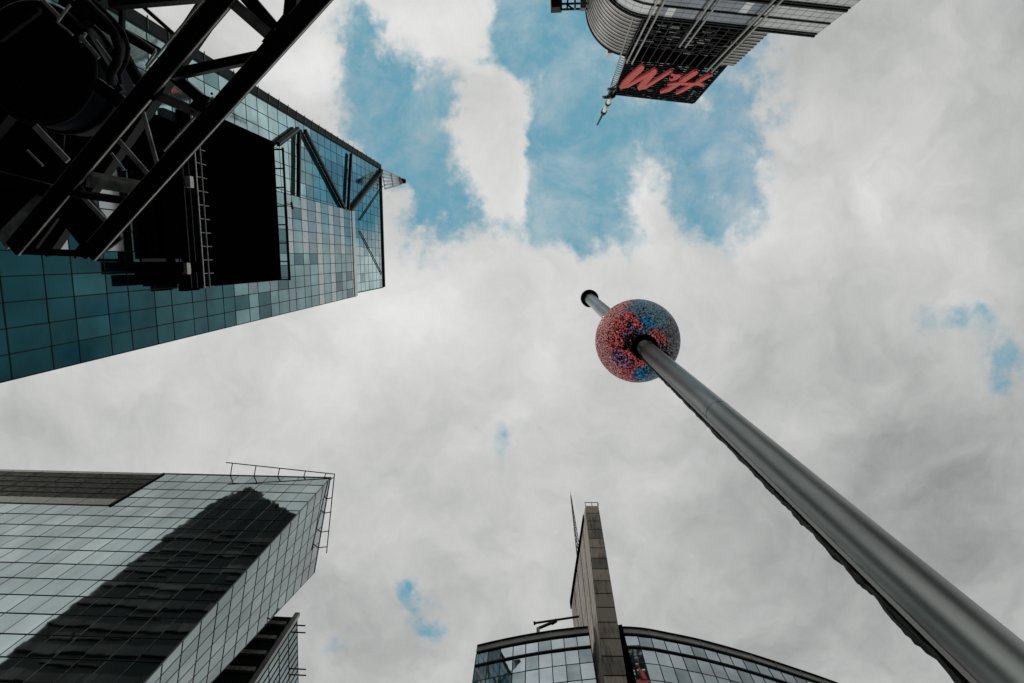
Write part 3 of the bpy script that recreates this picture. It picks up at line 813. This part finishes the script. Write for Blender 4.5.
# crumpled sheathing between the ties
for a, e in zip(nodes, nodes[1:]):
    n = 14; rows_ = []; sc_ = rr.uniform(.1, 1.0)*(.12+.75*max(0, 1-a/17))
    for k in range(n+1):
        t = k/n; z = a+(e-a)*t; r0 = .03+.035*max(0, 1-a/16)+.085*sc_*math.sin(math.pi*t**.85)*rr.uniform(.7, 1.2); cpt = ax(z)+sdir*(.36+r0*.6)
        rows_.append([cpt+(sdir*math.cos(q)+tdir*math.sin(q)*1.15)*(r0*rr.uniform(.85, 1.12)) for q in [2*math.pi*i/9 for i in range(9)]])
    for k in range(n):
        for i in range(9):
            w.face([rows_[k][i], rows_[k][(i+1) % 9], rows_[k+1][(i+1) % 9], rows_[k+1][i]], 0, False)
w.build('cable_bundle', 'cable', pole)

# ball
zb_ = 0
pb_ = None
best = 1e9
for k in range(400):
    z = 20+k*.05; pr = project(ax(z)); d = (pr[0]-637.5)**2+(pr[1]-340.8)**2
    if d < best: best = d; pb_ = ax(z)
depth = (MI @ (pb_-EYE)).z; RB = 41.2*depth/F
ball = thing('crystal_ball', 'sphere of red, purple and blue crystal facets threaded on the steel pole', 'ball', pb_)
def attr_mat():
    m = bpy.data.materials.new('crystal_facets'); t = nt(m); N = t.nodes; L = t.links
    out = N.new('ShaderNodeOutputMaterial'); b = N.new('ShaderNodeBsdfPrincipled'); L.new(b.outputs[0], out.inputs[0])
    a = N.new('ShaderNodeAttribute'); a.attribute_name = 'tone'
    L.new(a.outputs['Color'], b.inputs['Base Color']); L.new(a.outputs['Color'], b.inputs['Emission Color'])
    mu = N.new('ShaderNodeMath'); mu.operation = 'MULTIPLY'; mu.inputs[1].default_value = .42; L.new(a.outputs['Alpha'], mu.inputs[0])
    L.new(mu.outputs[0], b.inputs['Emission Strength'])
    b.inputs['Roughness'].default_value = .22; b.inputs['IOR'].default_value = 1.6
    return m
bm = bmesh.new(); bmesh.ops.create_icosphere(bm, subdivisions=6, radius=1.0)
me = bpy.data.meshes.new('crystal_shell'); verts = []; faces = []; cols = []
rr = random.Random(12)
axq = axd
e1 = V((1, 0, 0)); e1 = (e1-axq*e1.dot(axq)).normalized(); e2 = axq.cross(e1)
# colour zones anchored on the ball by direction
def zdir(u, v):
    d = ray(u, v).normalized(); oc = EYE-pb_; bq = d.dot(oc); cq = oc.dot(oc)-RB*RB; disc = bq*bq-cq
    t = -bq-math.sqrt(max(disc, 0)); return (EYE+d*t-pb_).normalized()
def bz(x, y): return zdir(590+x/6.83, 290+y/6.83)
zones = [((220, 230), 22, 'red'), ((160, 350), 20, 'red'), ((330, 230), 13, 'red'), ((290, 180), 12, 'red'), ((480, 310), 10, 'red'), ((250, 560), 18, 'red'), ((330, 500), 12, 'red'), ((520, 345), 7, 'red'), ((270, 430), 11, 'red'), ((430, 290), 9, 'red'),
         ((280, 240), 11, 'purple'), ((180, 460), 16, 'purple'), ((230, 480), 12, 'purple'), ((250, 520), 9, 'purple'), ((240, 300), 10, 'purple'),
         ((370, 215), 15, 'blue'), ((390, 240), 12, 'blue'), ((330, 575), 15, 'blue'), ((380, 560), 11, 'blue'), ((480, 200), 20, 'slate'), ((330, 120), 24, 'slate'), ((420, 130), 22, 'slate'),
         ((560, 300), 26, 'grey'), ((560, 420), 26, 'grey'), ((520, 450), 20, 'dark'), ((110, 200), 26, 'pink'), ((75, 300), 26, 'pink'), ((70, 400), 26, 'pink'), ((110, 480), 28, 'pink'), ((190, 130), 22, 'pink'), ((180, 550), 20, 'pink'), ((440, 570), 18, 'slate'), ((500, 520), 16, 'dark'),
         ((270, 380), 15, 'dark'), ((300, 320), 10, 'dark'), ((250, 340), 10, 'dark')]
zones = [(bz(*p), R(a), k) for p, a, k in zones]
pal = {'red': (.82, .15, .15, .75), 'purple': (.46, .24, .46, .7), 'blue': (.03, .28, .50, .75), 'slate': (.25, .44, .55, .42), 'grey': (.42, .44, .48, .25), 'pink': (.88, .42, .40, .62), 'dark': (.16, .06, .08, .3)}
for f in bm.faces:
    c = f.calc_center_median().normalized()
    if c.dot(-axq) > math.cos(math.asin(.50/RB)+.02) or c.dot(axq) > math.cos(math.asin(.50/RB)+.02): continue
    sc = [(c.angle(d)/a*rr.uniform(.55, 1.7), k) for d, a, k in zones]; sc.sort()
    k = sc[0][1]
    if sc[0][0] > 1.5: k = 'pink' if c.x < -.1 else 'slate'
    if k == 'red' and rr.random() < .18: k = 'pink' if rr.random() < .5 else 'dark'
    if k == 'purple' and rr.random() < .3: k = 'dark'
    col = list(pal[k]); r = rr.random()
    if r < {'red': .3, 'purple': .34, 'blue': .22, 'dark': .5}.get(k, .17): col = [.012, .011, .012, 0]
    else:
        g_ = rr.choice((.6, .8, .9, 1, 1.1, 1.2)); col = [min(1, x*g_) for x in col[:3]]+[col[3]*rr.choice((.2, .6, 1, 1))]
        if rr.random() < .05: col = [min(1, x+.22) for x in col[:3]]+[col[3]]
    vs = [v.co.normalized() for v in f.verts]; ce = sum(vs, V())/3
    vs = [ce+(v-ce)*.95 for v in vs]
    tl = V((rr.gauss(0, .05), rr.gauss(0, .05), rr.gauss(0, .05)))
    apex = (ce.normalized()*1.012+tl*.04)
    k0 = len(verts); verts += [v*RB for v in vs]+[apex*RB]
    for tri in ((0, 1, 3), (1, 2, 3), (2, 0, 3)): faces.append(tuple(k0+i for i in tri)); cols.append(col)
bm.free()
me.from_pydata([tuple(v) for v in verts], [], faces)
at_ = me.color_attributes.new('tone', 'FLOAT_COLOR', 'CORNER')
flat = []
for col in cols: flat += col*3
at_.data.foreach_set('color', flat)
me.materials.append(attr_mat()); me.update()
o = bpy.data.objects.new('crystal_shell', me); C.objects.link(o); o.parent = ball
me2 = bpy.data.meshes.new('inner_frame'); bm = bmesh.new(); bmesh.ops.create_uvsphere(bm, u_segments=64, v_segments=40, radius=RB*.985)
qr = V((0, 0, 1)).rotation_difference(axq).to_matrix().to_4x4(); bm.transform(qr)
hole = math.cos(math.asin(.40/RB))
bmesh.ops.delete(bm, geom=[f for f in bm.faces if abs(f.calc_center_median().normalized().dot(axq)) > hole], context='FACES')
for f in bm.faces: f.smooth = True
bm.to_mesh(me2); bm.free(); me2.materials.append(MT['black']); o = bpy.data.objects.new('inner_frame', me2); C.objects.link(o); o.parent = ball
w = MB()
for sgn in (-1, 1):
    c_ = pb_+axd*sgn*RB*.955
    w.path([c_-axd*.07*sgn, c_+axd*.06*sgn, c_+axd*.06*sgn, c_+axd*.01*sgn], [.52, .49, .43, .40], 32, 0, caps=False)
    for k in range(12):
        a = 2*math.pi*k/12; p = c_+(e1*math.cos(a)+e2*math.sin(a))*.46+axd*.05*sgn; w.tube(p-axd*.02, p+axd*.04*sgn, .03, .03, 6)
w.build('collar', 'black', ball)

# ------------------------------------------------------------------ 6. the near black steel truss, top left
def tz(u, v):   # the truss climbs a little towards its lower left end
    return 7.7+1.3*min(1.6, max(-1.0, (v/250.0)*.55+(330-u)/330*.45))
def pt(u, v, dz=0): 
    return P(u, v, tz(u, v)+dz)
truss = thing('steel_truss', 'black steel truss arm of crossed beams close overhead, in front of the teal tower', 'truss', V((-3.5, -5.2, 0)))
upz = V((0, 0, 1))
def ext(p, q, k): return p+(p-q).normalized()*k
for a, c in (((13, 248), (221, 0)), ((89, 253), (316, 0))):
    w = MB(); p, q = pt(*a), pt(*c); q2 = ext(q, p, 2.6)
    s_ = (q2-p).cross(upz).normalized(); s_ = s_ if s_.y > 0 else -s_; p = p+s_*.014; q2 = q2+s_*.014
    w.beam(p, q2, .09, .235, upz, 0)
    w.beam(p+s_*.124-upz*.01, q2+s_*.124-upz*.01, .03, .012, upz, 1); w.beam(p-s_*.124-upz*.02, q2-s_*.124-upz*.02, .03, .012, upz, 1)  # pale strips stand in for sky light on the chord edges
    w.beam(p+s_*.09+upz*.06, q2+s_*.09+upz*.06, .03, .012, upz, 0)
    w.build('chord', ['truss', 'edge'], truss)
# upper layer chords, one storey above
for a, c in (((46, 250), (175, 60)), ((-40, 170), (95, 0))):
    w = MB(); p, q = P(*a, 11.2), P(*c, 9.8); w.beam(p, ext(q, p, 2.5), .2, .3, upz, 0); w.build('chord', ['truss', 'edge'], truss)
# bracing: (from, to, width, depth, kind)  kind 0 dark box, 1 grey channel, 2 round
brs = [((20, 251), (96, 254), .10, .14, 0, .10), ((74, 193.5), (143, 203), .12, .12, 2, .05), ((87, 181), (152, 191), .17, .03, 3, .05), ((91, 173.5), (143, 183), .055, .03, 4, 0), ((82, 196), (108, 223), .06, .03, 3, .1),
       ((118, 140), (149, 175), .065, .025, 3, .1), ((143, 112), (159, 171), .055, .025, 3, .12), ((111, 153), (124, 170), .04, .02, 3, .3), ((156, 95), (206, 116), .11, .04, 1, 0), ((172, 75), (262, 56), .12, .10, 0, .02),
       ((234, 4), (276, 41), .12, .05, 1, 0), ((246, -4), (276, 31), .17, .14, 0, .35), ((293.5, -8), (290, 25), .15, .12, 0, .05), ((174, 76), (209, 106), .15, .12, 0, .25),
       ((112, 2), (205, -6), .16, .14, 0, .3), ((-5, 177), (54, 192), .2, .16, 0, .05), ((2, 242), (47, 198), .27, .03, 3, .3), ((62, 0), (157, 52), .16, .10, 0, 1.3),
       ((75, -4), (156, 50), .03, .04, 1, 1.1), ((35, 126), (68, 161), .09, .03, 3, .3), ((27, 150), (43, 166), .03, .02, 3, .4),
       ((56, 184), (108, 250), .60, .06, 0, .5), ((213, 97), (164, 151), .02, .02, 4, -.05), ((30, 251), (60, 210), .12, .06, 0, .4), ((140, 4), (176, 36), .05, .05, 0, .9), ((0, 40), (40, 10), .06, .06, 0, .2), ((96, 40), (112, 62), .03, .04, 1, .6), ((84, 30), (122, 92), .1, .1, 0, 1.0), ((118, 44), (140, 84), .13, .08, 0, .7), ((96, 84), (124, 104), .2, .08, 0, .9), ((80, 36), (99, 58), .05, .03, 3, .5), ((86, 33), (80, 42), .03, .03, 3, .5),
       ((122, 5), (122, 60), .06, .06, 0, .4), ((58, 21), (70, 5), .03, .02, 4, .1), ((41, -2), (60, 18), .05, .03, 3, .4), ((57, 22), (73, 35), .025, .02, 3, .2), ((156, 51), (146, 66), .025, .02, 4, .1), ((203, 0), (146, 69), .02, .02, 4, -.02)]
for a, c, wd, hh, kind, dz in brs:
    w = MB(); p, q = pt(*a, dz), pt(*c, dz)
    if kind == 2: w.tube(p, q, wd/2, None, 12)
    elif kind == 1:
        w.beam(p, q, hh, wd, upz); 
        s_ = (q-p).cross(upz).normalized()
        if wd > .06: w.beam(p+s_*wd*.5-upz*.02, q+s_*wd*.5-upz*.02, hh*1.2, .02, upz); w.beam(p-s_*wd*.5-upz*.02, q-s_*wd*.5-upz*.02, hh*1.2, .02, upz)
    else: w.beam(p, q, hh, wd, upz)
    w.build('brace', {1: 'trussl', 3: 'plate', 4: 'edge'}.get(kind, 'truss'), truss)
# gusset plates and bolts at the joints
for a, rot in (((156, 92), 0), ((205, 104), 1), ((278, 40), 1), ((75, 188), 0), ((142, 196), 1), ((290, 25), 1), ((88, 250), 1)):
    w = MB(); c_ = pt(*a)-upz*.06; s_ = .13; d1 = (pt(221, 0)-pt(13, 248)); d1.z = 0; d1.normalize(); d2 = V((-d1.y, d1.x, 0))
    w.prism([c_+d1*s_*1.3+d2*s_*.6, c_+d1*s_*.4-d2*s_*.9, c_-d1*s_*1.3-d2*s_*.6, c_-d1*s_*.6+d2*s_*.9], (0, 0, -.012))
    for k in range(5):
        p = c_+d1*(k-2)*.09-upz*.012; w.tube(p, p-upz*.018, .016, .016, 6)
    w.build('gusset_plate', 'truss', truss)
# legs down to the roof, out of view
w = MB()
for a in ((-60, -90), (330, -120)):
    p = P(*a, 7.2); w.beam(V((p.x, p.y, 0)), p, .3, .3)
w.beam(P(-60, -90, 7.4), P(330, -120, 7.4), .3, .3); w.beam(P(-60, -90, 9.2), P(330, -60, 7.4), .25, .25)
w.build('leg', 'truss', truss)
# walkway plates that close the far left of the truss
w = MB()
for poly in ([(-60, -60), (30, -60), (24, 12), (64, 116), (60, 178), (-60, 172)], [(-60, 172), (60, 178), (16, 240), (-60, 246)], [(62, 22), (78, 36), (96, 84), (82, 100), (66, 60)], [(88, 16), (112, 30), (120, 60), (104, 56)], [(78, -30), (140, -30), (120, 6), (90, 10)], [(66, 130), (110, 122), (120, 150), (60, 185)],
             [(108, 136), (140, 120), (200, 134), (160, 175), (118, 168)]):
    w.prism([P(u, v, 11.8) for u, v in poly], (0, 0, .05))
w.build('walkway_plate', 'black', truss)
# round black drum hanging in the truss
dc = P(38, 64, 9.6)
drum = thing('round_drum', 'large round black drum hanging among the truss beams in the top left corner', 'drum', dc+V((0, 0, .5)))
w = MB(); R0 = 57*9.6/600
w.path([dc+V((0, 0, z)) for z in (-.02, 0, .12, .9, 1.0)], [R0*.9, R0*.96, R0, R0, R0*.9], 48); w.build('shell', mat('blue_black_paint', (.002, .004, .008), .6, spec=.08), drum)
w = MB(); 
for z, rr_2 in ((0, .99), (.5, 1.02)):
    w.path([dc+V((math.cos(t)*R0*rr_2, math.sin(t)*R0*rr_2, z)) for t in [2*math.pi*k/48 for k in range(49)]], .035, 8)
w.build('hoop', 'truss', drum)
# cables and a bent pipe round the drum
w = MB(); pts = [pt(78, -6, .2), pt(92, 8, .2), pt(104, 20, .15), pt(114, 33, .1), pt(119, 48, .1), pt(117, 62, .1), pt(110, 74, .15), pt(112, 84, .2)]
w.path(pts, .06, 10); w.path([p+V((.05, -.04, .12)) for p in pts], .03, 8)
tag(w.build('bent_pipe', 'truss'), 'bent black pipe curving round the right side of the round drum', 'pipe')

# ------------------------------------------------------------------ sky and light
SUN_EL, SUN_AZ = 38.0, 150.0               # azimuth measured in the XY plane from +X
world = bpy.data.worlds.new("World"); scene.world = world; world.use_nodes = True
t = world.node_tree; N = t.nodes; L = t.links; N.clear()
out = N.new('ShaderNodeOutputWorld'); bg = N.new('ShaderNodeBackground'); L.new(bg.outputs[0], out.inputs[0])
BGS = .1; bg.inputs['Strength'].default_value = BGS
sky = N.new('ShaderNodeTexSky'); sky.sky_type = 'NISHITA'; sky.sun_disc = False
sky.sun_elevation = R(SUN_EL); sky.sun_rotation = R(90-SUN_AZ)
def val(x): return x
def math_(op, a, b=None, clamp=False):
    n = N.new('ShaderNodeMath'); n.operation = op; n.use_clamp = clamp
    for i, x in enumerate((a, b)):
        if x is None: continue
        if isinstance(x, (int, float)): n.inputs[i].default_value = x
        else: L.new(x, n.inputs[i])
    return n.outputs[0]
def vmath(op, a, b):
    n = N.new('ShaderNodeVectorMath'); n.operation = op
    for i, x in enumerate((a, b)):
        if isinstance(x, (tuple, list)): n.inputs[i].default_value = x
        else: L.new(x, n.inputs[i])
    return n.outputs['Value'] if op == 'DOT_PRODUCT' else n.outputs[0]
def noise(vec, scale, detail=8, rough=.55, dist=0):
    n = N.new('ShaderNodeTexNoise'); n.inputs['Scale'].default_value = scale; n.inputs['Detail'].default_value = detail
    n.inputs['Roughness'].default_value = rough; n.inputs['Distortion'].default_value = dist; L.new(vec, n.inputs['Vector']); return n
tc = N.new('ShaderNodeTexCoord'); sp = N.new('ShaderNodeSeparateXYZ'); L.new(tc.outputs['Generated'], sp.inputs[0])
zc_ = math_('MAXIMUM', math_('ABSOLUTE', sp.outputs[2]), .12)
qx = math_('DIVIDE', sp.outputs[0], zc_); qy = math_('DIVIDE', sp.outputs[1], zc_)
cq = N.new('ShaderNodeCombineXYZ'); L.new(qx, cq.inputs[0]); L.new(qy, cq.inputs[1]); q = cq.outputs[0]
# ragged edges: warp the lookup
wn = noise(q, 5.0, 5, .6); wv = vmath('SUBTRACT', wn.outputs['Color'], (.5, .5, .5)); wv = vmath('MULTIPLY', wv, (.17, .17, 0)); qw = vmath('ADD', q, wv)
wn2 = noise(q, 1.6, 3, .5); wv2 = vmath('SUBTRACT', wn2.outputs['Color'], (.5, .5, .5)); wv2 = vmath('MULTIPLY', wv2, (.10, .10, 0)); qw = vmath('ADD', qw, wv2)
def sq(u, v):
    d = ray(u, v); return d.x/d.z, d.y/d.z
def blobsum(blobs):
    acc = None
    for u, v, ru, rv, amp in blobs:
        x, y = sq(u, v)
        d = vmath('SUBTRACT', qw, (x, y, 0)); d = vmath('MULTIPLY', d, (F/ru, F/rv, 0)); dd = vmath('DOT_PRODUCT', d, d)
        e = math_('MULTIPLY', math_('POWER', math.e, math_('MULTIPLY', dd, -1.0)), amp)
        acc = e if acc is None else math_('ADD', acc, e)
    return acc
pos = blobsum([(365, 110, 52, 82, .8), (420, 160, 54, 82, .85), (575, 100, 80, 92, 1.05), (595, 205, 54, 52, .85), (550, 10, 85, 60, .8), (700, 165, 62, 52, .65), (745, 95, 46, 76, .6), (465, 222, 60, 36, .6),
              (350, 40, 44, 36, .5), (640, 125, 60, 40, .4), (458, 84, 34, 28, .45), (500, 40, 44, 50, .4), (735, 208, 36, 26, .4), (300, 110, 30, 40, .25),
              (408, 590, 15, 36, .58), (426, 626, 17, 22, .46), (345, 650, 18, 18, .5), (1012, 370, 32, 36, .72), (955, 325, 42, 24, .5), (495, 440, 24, 55, .38), (640, 420, 30, 40, .28)])
neg = blobsum([(436, 10, 40, 46, -1.1), (498, 110, 27, 38, -.95), (514, 172, 27, 40, -.95), (474, 82, 22, 24, -.55), (290, 62, 32, 55, -.6), (398, 205, 16, 30, -.25), (652, 188, 28, 40, -.55), (325, 118, 26, 24, -.35), (335, 52, 18, 30, -.35),
               (582, 50, 20, 14, -.35), (545, 60, 14, 34, -.25), (700, 110, 24, 20, -.2)])
blue = math_('ADD', pos, neg)
gate = math_('ADD', math_('MULTIPLY', pos, 1.6), .16, True)
n1 = noise(q, 5.5, 12, .64, .25)
n2 = noise(q, 17.0, 9, .62, .15)
nn = math_('ADD', math_('MULTIPLY', math_('SUBTRACT', n1.outputs['Fac'], .5), 3.6), math_('MULTIPLY', math_('SUBTRACT', n2.outputs['Fac'], .5), 2.6))
mr = N.new('ShaderNodeMapRange'); mr.interpolation_type = 'SMOOTHSTEP'; L.new(math_('ADD', math_('MULTIPLY', blue, 1.55), math_('MULTIPLY', nn, gate)), mr.inputs['Value'])
mr.inputs['From Min'].default_value = .34; mr.inputs['From Max'].default_value = 1.30
veil = math_('MULTIPLY', math_('SUBTRACT', noise(q, 8.0, 10, .68, .25).outputs['Fac'], .42), 1.8, True)
mask = math_('MULTIPLY', mr.outputs[0], math_('SUBTRACT', .97, veil))
# cloud brightness
n3 = noise(qw, 2.4, 8, .58, .5); n4_ = noise(qw, 7.5, 8, .6, .3)
br = math_('ADD', math_('MULTIPLY', math_('SUBTRACT', n3.outputs['Fac'], .5), .62), math_('MULTIPLY', math_('SUBTRACT', n4_.outputs['Fac'], .5), .32))
edge = math_('MULTIPLY', math_('SUBTRACT', 1.0, math_('ABSOLUTE', math_('SUBTRACT', math_('MULTIPLY', blue, 1.0), .35)), True), .05)
shade = blobsum([(900, 420, 260, 260, -.13), (350, 640, 300, 110, -.10), (180, 60, 140, 120, -.04), (1010, 640, 200, 120, -.06), (450, 370, 160, 90, .05), (860, 110, 160, 120, .03), (440, 25, 60, 50, .16), (290, 72, 40, 34, .2), (505, 150, 40, 60, .10), (640, 190, 40, 40, .08), (400, 330, 60, 40, .06), (1040, -10, 190, 170, -.14), (1050, 700, 300, 230, -.08), (720, 270, 200, 110, .06), (20, 430, 120, 80, -.05), (560, 300, 150, 90, .08), (820, 190, 90, 70, .05), (960, 480, 120, 90, -.05), (120, 440, 200, 90, -.05), (700, 280, 160, 90, .04), (60, -330, 420, 230, .55)])  # last blob: bright patch added out of view to lighten the office glass
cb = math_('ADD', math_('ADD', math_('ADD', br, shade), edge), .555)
cc = N.new('ShaderNodeCombineColor')
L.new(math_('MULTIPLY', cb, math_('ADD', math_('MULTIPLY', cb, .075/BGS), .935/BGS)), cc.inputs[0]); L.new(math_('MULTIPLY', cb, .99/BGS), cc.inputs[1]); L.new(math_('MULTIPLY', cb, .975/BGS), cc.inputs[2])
tint = N.new('ShaderNodeMix'); tint.data_type = 'RGBA'; tint.blend_type = 'MULTIPLY'; tint.inputs['Factor'].default_value = 1
L.new(sky.outputs[0], tint.inputs[6]); tint.inputs[7].default_value = (1.9, 3.0, 2.4, 1)
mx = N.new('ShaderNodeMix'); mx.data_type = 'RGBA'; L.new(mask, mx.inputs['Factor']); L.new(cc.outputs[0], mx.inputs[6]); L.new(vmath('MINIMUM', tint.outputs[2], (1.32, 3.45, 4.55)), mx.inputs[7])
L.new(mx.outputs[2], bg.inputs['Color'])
world.cycles.sampling_method = 'MANUAL'; world.cycles.sample_map_resolution = 512

sun = bpy.data.lights.new('sun', 'SUN'); so = bpy.data.objects.new('sun', sun); C.objects.link(so)
sun.energy = 1.1; sun.angle = R(12); sun.color = (1, .96, .9)
ds = V((math.cos(R(SUN_EL))*math.cos(R(SUN_AZ)), math.cos(R(SUN_EL))*math.sin(R(SUN_AZ)), math.sin(R(SUN_EL))))
so.rotation_euler = ds.to_track_quat('Z', 'Y').to_euler(); so.location = ds*200
